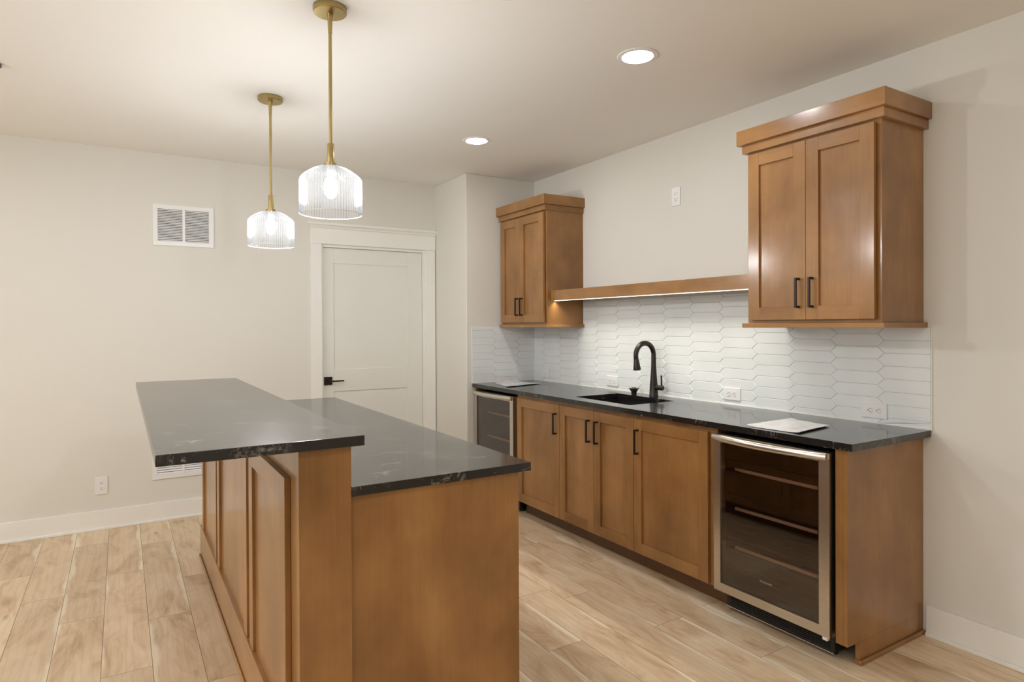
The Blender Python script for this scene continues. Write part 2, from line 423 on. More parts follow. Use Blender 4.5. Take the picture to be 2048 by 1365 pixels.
def baseboard(name, x0, x1, y0, y1, nx, ny):
    bm = B(); t = 0.014
    if ny: box(bm, x0, x1, y0, y0 - t, 0, 0.133, 0.002); box(bm, x0, x1, y0 - t, y0 - t - 0.011, 0, 0.018, 0.003)
    else: box(bm, x0, x0 - t, y0, y1, 0, 0.133, 0.002); box(bm, x0 - t, x0 - t - 0.011, y0, y1, 0, 0.018, 0.003)
    struct(name, bm, TRIM)
baseboard('baseboard_back', XL, 1.294, YB, YB, 0, 1)
baseboard('baseboard_right', W, W, YF, 1.436, 1, 0)
baseboard('baseboard_alcove', XA, XA, 4.60, YB - 0.03, 1, 0)

# door in the back wall
dr = thing('door_1', None, None, ((DX0 + DX1) / 2, YB, 0), kind='structure')
bm = B()
box(bm, 1.294, DX0 + 0.004, YB - 0.018, YB - 0.0005, 0, 2.051, 0.0015)
box(bm, DX1 - 0.004, 2.380, YB - 0.018, YB - 0.0005, 0, 2.051, 0.0015)
box(bm, 1.290, 2.384, YB - 0.021, YB - 0.0005, 2.052, 2.178, 0.0015)
prof = [(0.022, 2.178), (0.026, 2.184), (0.027, 2.190), (0.034, 2.198), (0.044, 2.205), (0.046, 2.206), (0.046, 2.222), (0.0, 2.222)]
def crown_prof(bm, xa, xb, prof, over):
    rows = []
    for d, z in prof:
        e = max(0, d - 0.022) * over
        rows.append([bm.verts.new((xa - e, YB - 0.0005, z)), bm.verts.new((xa - e, YB - d, z)), bm.verts.new((min(xb + e, XA - 0.001), YB - d, z)), bm.verts.new((min(xb + e, XA - 0.001), YB - 0.0005, z))])
    for a, b_ in zip(rows, rows[1:]):
        for k in range(3): bm.faces.new((a[k], a[k + 1], b_[k + 1], b_[k]))
crown_prof(bm, 1.289, 2.384, prof, 0.85)
part('casing', bm, TRIM, dr)
bm = B()
box(bm, DX0, DX0 + 0.018, YB + 0.0005, YB + 0.115, 0, DZ); box(bm, DX1 - 0.018, DX1, YB + 0.0005, YB + 0.115, 0, DZ)
box(bm, DX0 + 0.018, DX1 - 0.018, YB + 0.0005, YB + 0.115, DZ - 0.018, DZ)
part('jamb', bm, TRIM, dr)
SY = YB + 0.022
bm = B()
xa, xb = DX0 + 0.021, DX1 - 0.021
box(bm, xa, 1.487, SY, SY + 0.035, 0.012, DZ - 0.021, 0.0008)
box(bm, 2.128, xb, SY, SY + 0.035, 0.012, DZ - 0.021, 0.0008)
box(bm, 1.487, 2.128, SY, SY + 0.035, 1.902, DZ - 0.021, 0.0008)
box(bm, 1.487, 2.128, SY, SY + 0.035, 0.849, 1.029, 0.0008)
box(bm, 1.487, 2.128, SY, SY + 0.035, 0.012, 0.24, 0.0008)
box(bm, 1.487, 2.128, SY + 0.008, SY + 0.03, 0.2, 1.95)
part('door_slab', bm, DOORP, dr)
hd = B()
box(hd, 1.404, 1.470, SY - 0.0085, SY - 0.0005, 0.905, 0.971, 0.001)
tube(hd, [(1.437, SY - 0.0085, 0.938), (1.437, SY - 0.045, 0.938)], 0.0095)
box(hd, 1.428, 1.556, SY - 0.052, SY - 0.040, 0.932, 0.944, 0.002)
part('door_handle', hd, BLACKM, dr)

# ------------------------------------------------------------------ cabinet parts
def shaker(bm, y0, y1, z0, z1, xf, sgn=1, th=0.019, fw_=0.06, rec=0.011, bottom=True):
    """shaker front; xf is the outer face, the body lies towards +x*sgn. material 0 upright grain, 1 lengthwise"""
    xb_ = xf + sgn * th; b_ = 0.0012
    box(bm, xf, xb_, y0, y0 + fw_, z0, z1, b_); box(bm, xf, xb_, y1 - fw_, y1, z0, z1, b_)
    box(bm, xf, xb_, y0 + fw_, y1 - fw_, z1 - fw_, z1, b_, 1)
    if bottom: box(bm, xf, xb_, y0 + fw_, y1 - fw_, z0, z0 + fw_, b_, 1)
    box(bm, xf + sgn * rec, xb_ - sgn * 0.001, y0 + fw_ - 0.002, y1 - fw_ + 0.002, z0 + (0.05 if bottom else 0.0), z1 - fw_ + 0.002, 0, 0)
def pull(bm, y, z0, z1, xf, sgn=-1, off=0.032, w=0.0105):
    xo = xf + sgn * off
    box(bm, xo, xo - sgn * 0.009, y - w / 2, y + w / 2, z0, z1, 0.001)
    for z in (z0 + w / 2, z1 - w / 2):
        box(bm, xo - sgn * 0.0085, xf + sgn * 0.0004, y - w / 2, y + w / 2, z - w / 2, z + w / 2, 0.001)
def pull_h(bm, y0, y1, z, xf, sgn=1, off=0.032, w=0.0105):
    xo = xf + sgn * off
    box(bm, xo, xo - sgn * 0.009, y0, y1, z - w / 2, z + w / 2, 0.001)
    for y in (y0 + w / 2, y1 - w / 2):
        box(bm, xo - sgn * 0.0085, xf + sgn * 0.0004, y - w / 2, y + w / 2, z - w / 2, z + w / 2, 0.001)

# base cabinets along the right wall
FX, DXF = 2.475, 2.455   # carcass front, door face
CT = 0.884
def base_cabinet(label, ya, yb, doors, sink=False):
    t = thing('base_cabinet', label, 'cabinet', ((FX + W) / 2, (ya + yb) / 2, 0), group='base cabinets under the wall counter')
    bm = B()
    if sink:
        box(bm, FX, 3.04, ya, ya + 0.018, 0.1, CT, 0); box(bm, FX, 3.04, yb - 0.018, yb, 0.1, CT, 0)
        box(bm, FX, 3.04, ya + 0.018, yb - 0.018, 0.1, 0.12); box(bm, FX, FX + 0.02, ya + 0.018, yb - 0.018, 0.12, CT)
        box(bm, 3.025, 3.04, ya + 0.018, yb - 0.018, 0.12, CT)
    else: box(bm, FX, 3.04, ya, yb, 0.1, CT, 0.0008)
    part('carcass', bm, WOOD_V, t)
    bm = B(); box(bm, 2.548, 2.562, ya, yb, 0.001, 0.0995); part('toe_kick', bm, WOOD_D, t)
    for (a, b_, hy) in doors:
        bm = B(); shaker(bm, a, b_, 0.108, 0.858, DXF)
        d = part('door', bm, [WOOD_V, WOOD_H], t)
        bm = B(); pull(bm, hy, 0.663, 0.803, DXF); part('handle', bm, BLACKM, d)
    return t
base_cabinet('single-door base cabinet beside the far beverage cooler, handle at its right', 3.3995, 3.945, [(3.4005, 3.922, 3.433)])
base_cabinet('double-door base cabinet under the black sink', 2.6865, 3.3985, [(2.6885, 3.041, 3.005), (3.0435, 3.3975, 3.081)], True)
base_cabinet('wide single-door base cabinet beside the near beverage cooler, handle at its left', 2.108, 2.6855, [(2.155, 2.6855, 2.650)])

# end panel with toe notch and shoe moulding
t = thing('end_panel', 'brown wooden end panel closing the right end of the wall counter run', 'cabinet panel', (2.75, 1.47, 0))
bm = B()
box(bm, 2.462, 3.052, 1.453, 1.472, 0.0925, CT, 0.0008); box(bm, 2.549, 3.052, 1.453, 1.472, 0.001, 0.0925)
box(bm, 2.462, 2.480, 1.4725, 1.503, 0.0925, CT, 0.0008)
part('side_board', bm, WOOD_V, t)
bm = B()
box(bm, 2.549, 3.05, 1.4415, 1.4525, 0.001, 0.019, 0.004); box(bm, 2.538, 2.5485, 1.4415, 1.472, 0.001, 0.019, 0.004)
part('shoe_moulding', bm, WOOD_H, t)

# beverage coolers
def cooler(label, ya, yb):
    t = thing('beverage_cooler', label, 'mini fridge', (2.7, (ya + yb) / 2, 0), group='stainless beverage coolers under the counter')
    xf = 2.439
    bm = B()   # hollow black body
    x0, x1 = 2.487, 3.03; th = 0.035
    box(bm, x0, x1, ya + 0.008, ya + th, 0.09, 0.858); box(bm, x0, x1, yb - th, yb - 0.008, 0.09, 0.858)
    box(bm, x0, x1, ya + th, yb - th, 0.09, 0.135); box(bm, x0, x1, ya + th, yb - th, 0.835, 0.858)
    box(bm, x1 - 0.05, x1, ya + th, yb - th, 0.135, 0.835)
    part('cooler_body', bm, INTER, t)
    bm = B(); box(bm, 2.508, 2.56, ya + 0.02, yb - 0.02, 0.022, 0.0895, 0.002)
    for k in range(7): box(bm, 2.505, 2.5085, ya + 0.04, yb - 0.04, 0.03 + k * 0.008, 0.034 + k * 0.008)
    box(bm, 2.56, 2.98, ya + 0.03, yb - 0.03, 0.022, 0.0895)
    kk = part('kick_grille', bm, BLACKP, t)
    bm = B(); box(bm, 2.500, 2.505, ya + 0.02, yb - 0.02, 0.019, 0.0235); part('grille_trim', bm, STEEL, kk, label='thin steel strip')
    for i in (0, 1):
        bm = B(); y = (ya + 0.05, yb - 0.05)[i]; tube(bm, [(2.55, y, 0.001), (2.55, y, 0.0215)], 0.017); part('foot', bm, BLACKP, t)
    # door frame with mitred stainless rails
    d = B(); fy, fz0, fz1 = 0.046, 0.149, 0.823
    def mitre(p):
        a = [d.verts.new((xf, y, z)) for y, z in p]; b_ = [d.verts.new((xf + 0.04, y, z)) for y, z in p]
        d.faces.new(a); d.faces.new(b_)
        for k in range(4): d.faces.new((a[k], a[(k + 1) % 4], b_[(k + 1) % 4], b_[k]))
    o_ = [(ya, 0.108), (yb, 0.108), (yb, 0.8615), (ya, 0.8615)]; i_ = [(ya + fy, fz0), (yb - 0.038, fz0), (yb - 0.038, fz1), (ya + fy, fz1)]
    for k in range(4): mitre([o_[k], o_[(k + 1) % 4], i_[(k + 1) % 4], i_[k]])
    dd = part('cooler_door', d, STEEL, t)
    bm = B(); box(bm, xf + 0.006, xf + 0.012, ya + fy + 0.0005, yb - 0.0385, fz0 + 0.0005, fz1 - 0.0005); part('glass_pane', bm, COOLGLASS, dd)
    # bowed handle along the top of the door
    bm = B(); pts = []; n = 24
    for k in range(n + 1):
        s = k / n; y = yb - 0.004 + (ya + 0.004 - yb + 0.004) * s
        bow = 0.045 * math.sin(PI * s) ** 0.8 if 0 < s < 1 else 0
        pts.append((xf - 0.010 - bow, y, 0.848))
    rows = []
    for p in pts:
        rows.append([bm.verts.new((p[0] + 0.011 * math.cos(a), p[1], p[2] + 0.0155 * math.sin(a))) for a in [2 * PI * j / 12 for j in range(12)]])
    for a, b_ in zip(rows, rows[1:]):
        for j in range(12): bm.faces.new((a[j], a[(j + 1) % 12], b_[(j + 1) % 12], b_[j]))
    bm.faces.new(rows[0]); bm.faces.new(rows[-1])
    part('handle', bm, STEEL, dd, smooth=True)
    # small lettering on the glass
    cu = bpy.data.curves.new('logo', 'FONT'); cu.body = 'FRIGIDAIRE'; cu.size = 0.0125; cu.align_x = 'CENTER'; cu.extrude = 0.0002
    to = bpy.data.objects.new('logo_text', cu); COL.objects.link(to)
    dg = bpy.context.evaluated_depsgraph_get(); me = bpy.data.meshes.new_from_object(to.evaluated_get(dg))
    bm = B(); bm.from_mesh(me); bpy.data.objects.remove(to); bpy.data.meshes.remove(me)
    bm.transform(Matrix.Translation((xf + 0.0052, (ya + yb) / 2 + 0.008, 0.226)) @ Matrix.Rotation(-PI / 2, 4, 'Z') @ Matrix.Rotation(PI / 2, 4, 'X'))
    part('logo', bm, MARK, dd, label='small pale lettering')
    bm = B(); box(bm, xf + 0.004, xf + 0.022, ya + 0.012, ya + 0.034, 0.0915, 0.1075, 0.002); part('hinge', bm, CHROME, t)
    for z in (0.685, 0.495, 0.305):
        bm = B(); box(bm, 2.53, 2.537, ya + 0.11, yb - 0.05, z - 0.008, z + 0.006, 0.001)
        sh = part('shelf', bm, CHROME, t)
        bm = B()
        for k in range(12):
            x = 2.56 + k * 0.033; tube(bm, [(x, ya + 0.04, z), (x, yb - 0.04, z)], 0.0022, 6)
        tube(bm, [(2.5375, ya + 0.2, z - 0.005), (2.97, ya + 0.2, z - 0.005)], 0.003, 6); tube(bm, [(2.5375, yb - 0.12, z - 0.005), (2.97, yb - 0.12, z - 0.005)], 0.003, 6)
        part('wire_rack', bm, RACK, sh)
    return t
cooler('stainless beverage cooler at the near right end of the counter run', 1.515, 2.104)
cooler('stainless beverage cooler in the far corner beside the alcove wall', 3.952, 4.547)
bm = B(); box(bm, 2.462, 2.52, 4.552, 4.583, 0.001, CT, 0.0008)
tag(part('filler_strip', bm, WOOD_V), 'narrow brown wood filler strip between far beverage cooler and alcove wall', 'cabinet trim')

# countertop along the wall, with the sink opening
SX0, SX1, SY0, SY1 = 2.545, 2.915, 2.815, 3.345
def slab_hole(bm, X0, X1, Y0, Y1, Z0, Z1, hx0, hx1, hy0, hy1):
    xs, ys = [X0, hx0, hx1, X1], [Y0, hy0, hy1, Y1]
    V = {(i, j, k): bm.verts.new((xs[i], ys[j], (Z0, Z1)[k])) for i in range(4) for j in range(4) for k in range(2)}
    for i in range(3):
        for j in range(3):
            if i == 1 and j == 1: continue
            for k in range(2): bm.faces.new([V[q] for q in ((i, j, k), (i + 1, j, k), (i + 1, j + 1, k), (i, j + 1, k))])
    for j in range(3):
        for i in (0, 3): bm.faces.new([V[(i, j, 0)], V[(i, j + 1, 0)], V[(i, j + 1, 1)], V[(i, j, 1)]])
    for i in range(3):
        for j in (0, 3): bm.faces.new([V[(i, j, 0)], V[(i + 1, j, 0)], V[(i + 1, j, 1)], V[(i, j, 1)]])
    for q in (1, 2):
        bm.faces.new([V[(q, 1, 0)], V[(q, 2, 0)], V[(q, 2, 1)], V[(q, 1, 1)]])
        bm.faces.new([V[(1, q, 0)], V[(2, q, 0)], V[(2, q, 1)], V[(1, q, 1)]])
bm = B(); slab_hole(bm, 2.435, 3.0435, 1.4173, 4.5745, 0.8850, 0.914, SX0, SX1, SY0, SY1)
es = [e for e in bm.edges if abs(e.verts[0].co.z - e.verts[1].co.z) < 1e-6 and e.verts[0].co.z > 0.9 and (all(abs(v.co.x - 2.435) < 1e-5 for v in e.verts) or all(abs(v.co.y - 1.4173) < 1e-5 for v in e.verts))]
bmesh.ops.bevel(bm, geom=es, offset=0.002, segments=2, affect='EDGES')
tag(part('countertop', bm, QUARTZ), 'long black quartz countertop along the tiled wall with the sink in it', 'countertop')
# undermount sink
t = thing('sink', 'rectangular black undermount sink in the wall countertop', 'sink', (2.73, 3.08, 0.66))
bm = B(); zb = 0.665; th = 0.008
o1 = (SX0 - 0.006, SX1 + 0.006, SY0 - 0.006, SY1 + 0.006)
box(bm, o1[0] - th, o1[0], o1[2] - th, o1[3] + th, zb, 0.8845); box(bm, o1[1], o1[1] + th, o1[2] - th, o1[3] + th, zb, 0.8845)
box(bm, o1[0], o1[1], o1[2] - th, o1[2], zb, 0.8845); box(bm, o1[0], o1[1], o1[3], o1[3] + th, zb, 0.8845)
box(bm, o1[0], o1[1], o1[2], o1[3], zb, zb + th)
part('basin', bm, SINKM, t)
bm = B(); lathe(bm, [(0, zb + 0.0105), (0.03, zb + 0.0095), (0.043, zb + 0.0125), (0.046, zb + 0.0085)], 2.73, 3.08, 24); part('drain', bm, BLACKM, t)

# faucet
t = thing('faucet', 'matte black gooseneck pull-down faucet behind the sink', 'faucet', (2.985, 3.07, 0.914))
bm = B()
prof = [(2.985, 0.9145, 0.030), (2.985, 0.922, 0.030), (2.985, 0.925, 0.0285), (2.985, 0.99, 0.0255), (2.985, 1.06, 0.0195), (2.985, 1.12, 0.0165), (2.985, 1.19, 0.0155)]
tube(bm, [(x, 3.07, z) for x, z, r in prof], [r for *_, r in prof], 24)
part('body', bm, BLACKM, t, smooth=True)
bm = B(); R = 0.078; pts = []
for k in range(25):
    a = PI * 1.06 * k / 24; pts.append((2.985 - R + R * math.cos(a), 3.07, 1.188 + R * math.sin(a)))
tube(bm, pts, [0.0152 + 0.0015 * math.sin(PI * k / 24) for k in range(25)], 20)
part('spout', bm, BLACKM, t, smooth=True)
e = Vector(pts[-1]); dn = (e - Vector(pts[-2])).normalized()
bm = B(); tube(bm, [e + dn * 0.001, e + dn * 0.02, e + dn * 0.022, e + dn * 0.07, e + dn * 0.08], [0.0158, 0.0165, 0.0175, 0.024, 0.0245], 20)
part('spray_head', bm, BLACKM, t, smooth=True)
bm = B(); tube(bm, [(2.985, 3.045, 0.975), (2.985, 2.992, 0.975)], 0.0165, 20); tube(bm, [(2.985, 2.992, 0.975), (2.985, 2.985, 0.975)], [0.0165, 0.012], 20)
tube(bm, [(2.985, 2.998, 0.990), (2.975, 2.990, 1.058)], [0.0055, 0.005], 12)
part('lever_handle', bm, BLACKM, t, smooth=True)
bm = B(); lathe(bm, [(0, 0.9145), (0.018, 0.9145), (0.018, 0.930), (0.024, 0.938), (0.027, 0.940), (0.027, 0.948), (0.036, 0.951), (0.036, 0.955), (0.018, 0.956), (0.014, 0.961), (0, 0.962)], 2.968, 3.241, 32)
tag(part('drain_stopper', bm, BLACKM, smooth=True), 'small black flanged sink stopper standing left of the faucet', 'stopper')

# ------------------------------------------------------------------ picket tile backsplash
def clip(poly, lo, hi):
    for ax in (0, 1):
        for s, lim in ((1, lo[ax]), (-1, hi[ax])):
            out = []
            for i in range(len(poly)):
                a, b_ = poly[i - 1], poly[i]
                ia, ib = s * (a[ax] - lim) >= 0, s * (b_[ax] - lim) >= 0
                if ia != ib:
                    f = (lim - a[ax]) / (b_[ax] - a[ax]); out.append((a[0] + f * (b_[0] - a[0]), a[1] + f * (b_[1] - a[1])))
                if ib: out.append(b_)
            poly = out
            if len(poly) < 3: return []
    return poly
def inset(poly, d):
    n = len(poly); out = []
    ar = sum(poly[i - 1][0] * poly[i][1] - poly[i][0] * poly[i - 1][1] for i in range(n))
    if abs(ar) < 1e-4: return None
    if ar < 0: poly = poly[::-1]
    q = [p for i, p in enumerate(poly) if math.dist(p, poly[i - 1]) > 1e-4]
    n = len(q)
    if n < 3: return None
    for i in range(n):
        a, b_, c = q[i - 1], q[i], q[(i + 1) % n]
        e1 = (b_[0] - a[0], b_[1] - a[1]); e2 = (c[0] - b_[0], c[1] - b_[1])
        l1, l2 = math.hypot(*e1), math.hypot(*e2)
        n1_ = (-e1[1] / l1, e1[0] / l1); n2_ = (-e2[1] / l2, e2[0] / l2)
        k = 1 + n1_[0] * n2_[0] + n1_[1] * n2_[1]
        if k < 0.2: return None
        out.append((b_[0] + d * (n1_[0] + n2_[0]) / k, b_[1] + d * (n1_[1] + n2_[1]) / k))
    ar2 = sum(out[i - 1][0] * out[i][1] - out[i][0] * out[i - 1][1] for i in range(n))
    if ar2 < 2e-5: return None
    return out
CP, RP, TIP = 0.2335, 0.0605, 0.0165
def picket(bm, u0, v0, regions, place):
    """tiles of pitch CP x RP around the column edge u0 and row line v0, clipped to the regions; place(u, v, depth)"""
    tr = random.Random(5)
    umin = min(r[0][0] for r in regions); umax = max(r[1][0] for r in regions)
    vmin = min(r[0][1] for r in regions); vmax = max(r[1][1] for r in regions)
    i0 = math.floor((umin - u0) / CP) - 1; i1 = math.ceil((umax - u0) / CP) + 1
    for i in range(i0, i1):
        sh = 0 if i % 2 == 0 else RP / 2
        j0 = math.floor((vmin - v0) / RP) - 2; j1 = math.ceil((vmax - v0) / RP) + 2
        for j in range(j0, j1):
            ua, ub_ = u0 + i * CP, u0 + (i + 1) * CP; va = v0 + sh + j * RP; vb = va + RP; vm = (va + vb) / 2
            hexa = [(ua - TIP, vm), (ua + TIP, va), (ub_ - TIP, va), (ub_ + TIP, vm), (ub_ - TIP, vb), (ua + TIP, vb)]
            home = None   # a tile that reaches into the tall middle region and stays under its sides is never cut there
            for lo, hi in regions:
                if lo[1] <= va and vb <= min(r[1][1] for r in regions): home = ((umin, vmin), (umax, vmax)); break
            for lo, hi in ([home] if home else regions):
                p = clip(hexa, lo, hi)
                if len(p) < 3: continue
                a = inset(p, 0.0006); 
                if not a: continue
                b_ = inset(a, 0.0020)
                tu, tv = tr.uniform(-1, 1) * 0.0012, tr.uniform(-1, 1) * 0.002
                cu_, cv = (ua + ub_) / 2, vm
                base = [bm.verts.new(place(u, v, 0.0)) for u, v in a]
                if not b_: continue
                mid = [bm.verts.new(place(u, v, 0.0016)) for u, v in a]
                top = [bm.verts.new(place(u, v, 0.0037 + tu * (u - cu_) * 3 + tv * (v - cv) * 3)) for u, v in b_]
                m = len(a)
                for k in range(m):
                    bm.faces.new((base[k], base[(k + 1) % m], mid[(k + 1) % m], mid[k]))
                if len(b_) == m:
                    for k in range(m): bm.faces.new((mid[k], mid[(k + 1) % m], top[(k + 1) % m], top[k]))
                bm.faces.new(top)
t = thing('tile_backsplash', 'long white picket tile backsplash behind the faucet and the wall counter', 'backsplash', (3.05, 3.0, 0.914))
XT = 3.0515
bm = B(); box(bm, XT, W - 0.0003, 1.4165, 4.584, 0.9145, 1.371); box(bm, XT, W - 0.0003, 2.119, 3.899, 1.371, 1.569)
part('grout_bed', bm, GROUT, t)
bm = B()
picket(bm, 2.102, 1.098, [((1.4175, 0.9160), (2.118, 1.371)), ((2.118, 0.9160), (3.9, 1.569)), ((3.9, 0.9160), (4.5785, 1.371))], lambda u, v, d: (XT - d, u, v))
part('wall_tiles', bm, TILE, t)
bm = B(); box(bm, 3.0462, 3.0514, 4.5772, 4.5824, 0.9145, 1.371); part('corner_caulk', bm, TRIM, t)
bm = B(); box(bm, XT - 0.0085, XT - 0.0038, 1.4175, 4.578, 0.9143, 0.9185); part('bottom_caulk', bm, TRIM, t)
t2 = thing('tile_backsplash', 'short white picket tile backsplash on the alcove side wall by the far cooler', 'backsplash', (2.74, 4.583, 0.914))
bm = B(); box(bm, 2.433, 3.044, 4.5825, 4.5845, 0.9145, 1.3745); part('grout_bed', bm, GROUT, t2)
bm = B()
picket(bm, 2.645 - CP, 1.345, [((2.434, 0.9160), (3.0475, 1.373))], lambda u, v, d: (u, 4.5825 - d, v))
part('alcove_tiles', bm, TILE, t2)
bm = B(); box(bm, 2.436, 3.042, 4.5742, 4.5786, 0.9143, 0.9185); part('bottom_caulk', bm, TRIM, t2)
bm = B(); box(bm, 3.0445, W - 0.0003, 1.4135, 1.4163, 0.9145, 1.373); part('edge_trim', bm, TRIM, t)

# ------------------------------------------------------------------ wall cabinets
UX, UD = 2.7148, 2.6895
def wall_cabinet(label, ya, yb, doors, hys, cr, lc, lr):
    t = thing('wall_cabinet', label, 'cabinet', ((UX + W) / 2, (ya + yb) / 2, 1.37), group='wall cabinets above the counter')
    bm = B(); box(bm, UX, W - 0.001, ya, yb, 1.393, 2.285, 0.001)
    part('carcass', bm, WOOD_V, t)
    for (a, b_), hy in zip(doors, hys):
        bm = B(); shaker(bm, a, b_, 1.408, 2.236, UD, th=0.0195, fw_=0.062)
        d = part('door', bm, [WOOD_V, WOOD_H], t)
        bm = B(); pull(bm, hy, 1.462, 1.602, UD); part('handle', bm, BLACKM, d)
    bm = B()
    box(bm, 2.6900, UX - 0.0004, lc[0], lc[1], 2.249, 2.290, 0.001); box(bm, UX, W - 0.001, lc[0], ya - 0.0004, 2.249, 2.290, 0.001)
    if lc[1] > yb: box(bm, UX, W - 0.001, yb + 0.0004, lc[1], 2.249, 2.290, 0.001)
    box(bm, 2.6706, W - 0.001, cr[0], cr[1], 2.2905, 2.364, 0.0015)
    part('crown', bm, WOOD_H, t)
    bm = B()
    box(bm, 2.6950, W - 0.001, lr[0], lr[1], 1.3700, 1.3925, 0.0015)
    part('light_rail', bm, WOOD_H, t)
    return t
wall_cabinet('large brown two-door wall cabinet at the near right end', 1.4506, 2.117, [(1.4705, 1.7825), (1.7845, 2.097)], [1.749, 1.817], (1.4148, 2.153), (1.429, 2.134), (1.433, 2.140))
wall_cabinet('brown two-door wall cabinet in the far corner above the small cooler', 3.902, 4.563, [(3.921, 4.2545), (4.2565, 4.545)], [4.210, 4.276], (3.877, 4.5835), (3.893, 4.573), (3.882, 4.575))

# floating shelf with LED strip
t = thing('floating_shelf', 'long brown wooden shelf spanning between the two wall cabinets', 'shelf', (2.9, 3.0, 1.57))
bm = B(); box(bm, 2.747, 2.767, 2.118, 3.901, 1.5710, 1.6455, 0.001); box(bm, 2.767, W - 0.001, 2.118, 3.901, 1.5850, 1.6455, 0.0005)
part('shelf_board', bm, WOOD_H, t)
bm = B(); box(bm, 2.772, 2.790, 2.122, 3.897, 1.5700, 1.5845); part('strip_housing', bm, TRIM, t, label='pale light strip channel')
bm = B(); box(bm, 2.774, 2.788, 2.124, 3.895, 1.5680, 1.5696); part('led_strip', bm, LED, t, label='glowing warm light strip')
ld = bpy.data.lights.new('shelf_strip_light', 'AREA'); ld.shape = 'RECTANGLE'; ld.size = 0.012; ld.size_y = 1.765; ld.energy = LED_W
ld.color = (1.0, 0.965, 0.87); ld.spread = math.radians(128)
lo_ = bpy.data.objects.new('shelf_strip_light', ld); COL.objects.link(lo_); lo_.location = (2.781, 3.0095, 1.5672)

# ------------------------------------------------------------------ island
IX0, IXP, IX1 = 0.4225, 0.5735, 1.149   # knee wall left, its right, drawer side carcass
IY0, IY1 = 1.835, 4.255
t = thing('kitchen_island', 'brown wooden two-level island cabinet with paneled back in the foreground', 'kitchen island', (0.8, 3.0, 0))
bm = B(); box(bm, IX0, IXP, IY0, IY1, 0.001, 1.0362, 0.001); part('knee_wall', bm, WOOD_V, t)
bm = B(); box(bm, IXP + 0.0005, IX1, 1.867, 4.19, 0.1, 0.8845); part('carcass', bm, WOOD_V, t)
bm = B(); box(bm, IXP + 0.0005, 1.162, 1.848, 1.8665, 0.1, 0.8845, 0.001); box(bm, IXP + 0.0005, 1.085, 1.848, 1.8665, 0.001, 0.1); part('end_board', bm, WOOD_V, t)
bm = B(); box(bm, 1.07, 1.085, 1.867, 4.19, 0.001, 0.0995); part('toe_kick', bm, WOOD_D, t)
for a, b_ in ((1.935, 2.553), (2.612, 3.485), (3.535, 4.20)):
    bm = B(); shaker(bm, a, b_, 0.1905, 0.943, 0.4045, 1, th=0.0175, fw_=0.07, bottom=False)
    part('back_panel', bm, [WOOD_V, WOOD_H], t)
bm = B(); box(bm, 0.400, 0.4220, IY0, IY1, 0.001, 0.190, 0.001); box(bm, 0.391, 0.3995, IY0, IY1, 0.001, 0.018, 0.004); part('skirting', bm, WOOD_H, t)
for k in range(3):
    a = 1.869 + k * 0.774; b_ = a + 0.770
    for z0_, z1_ in ((0.7215, 0.866), (0.417, 0.7175), (0.112, 0.413)):
        bm = B()
        if z1_ - z0_ > 0.2: shaker(bm, a, b_, z0_, z1_, 1.1695, -1, th=0.0200)
        else: box(bm, 1.1495, 1.1695, a, b_, z0_, z1_, 0.0012)
        d = part('drawer', bm, [WOOD_V, WOOD_H], t)
        bm = B(); zc = z1_ - 0.065; pull_h(bm, (a + b_) / 2 - 0.07, (a + b_) / 2 + 0.07, zc, 1.1695, 1); part('handle', bm, BLACKM, d)
bm = B(); box(bm, 0.0704, 0.608, 1.8150, 4.279, 1.0370, 1.067, 0.0018)
tag(part('bar_top', bm, QUARTZ), 'raised black quartz bar top overhanging the back of the island', 'countertop')
bm = B(); box(bm, 0.5740, 1.2043, 1.8335, 4.214, 0.8850, 0.914, 0.0018)
tag(part('island_countertop', bm, QUARTZ), 'lower black quartz countertop on the drawer side of the island', 'countertop')

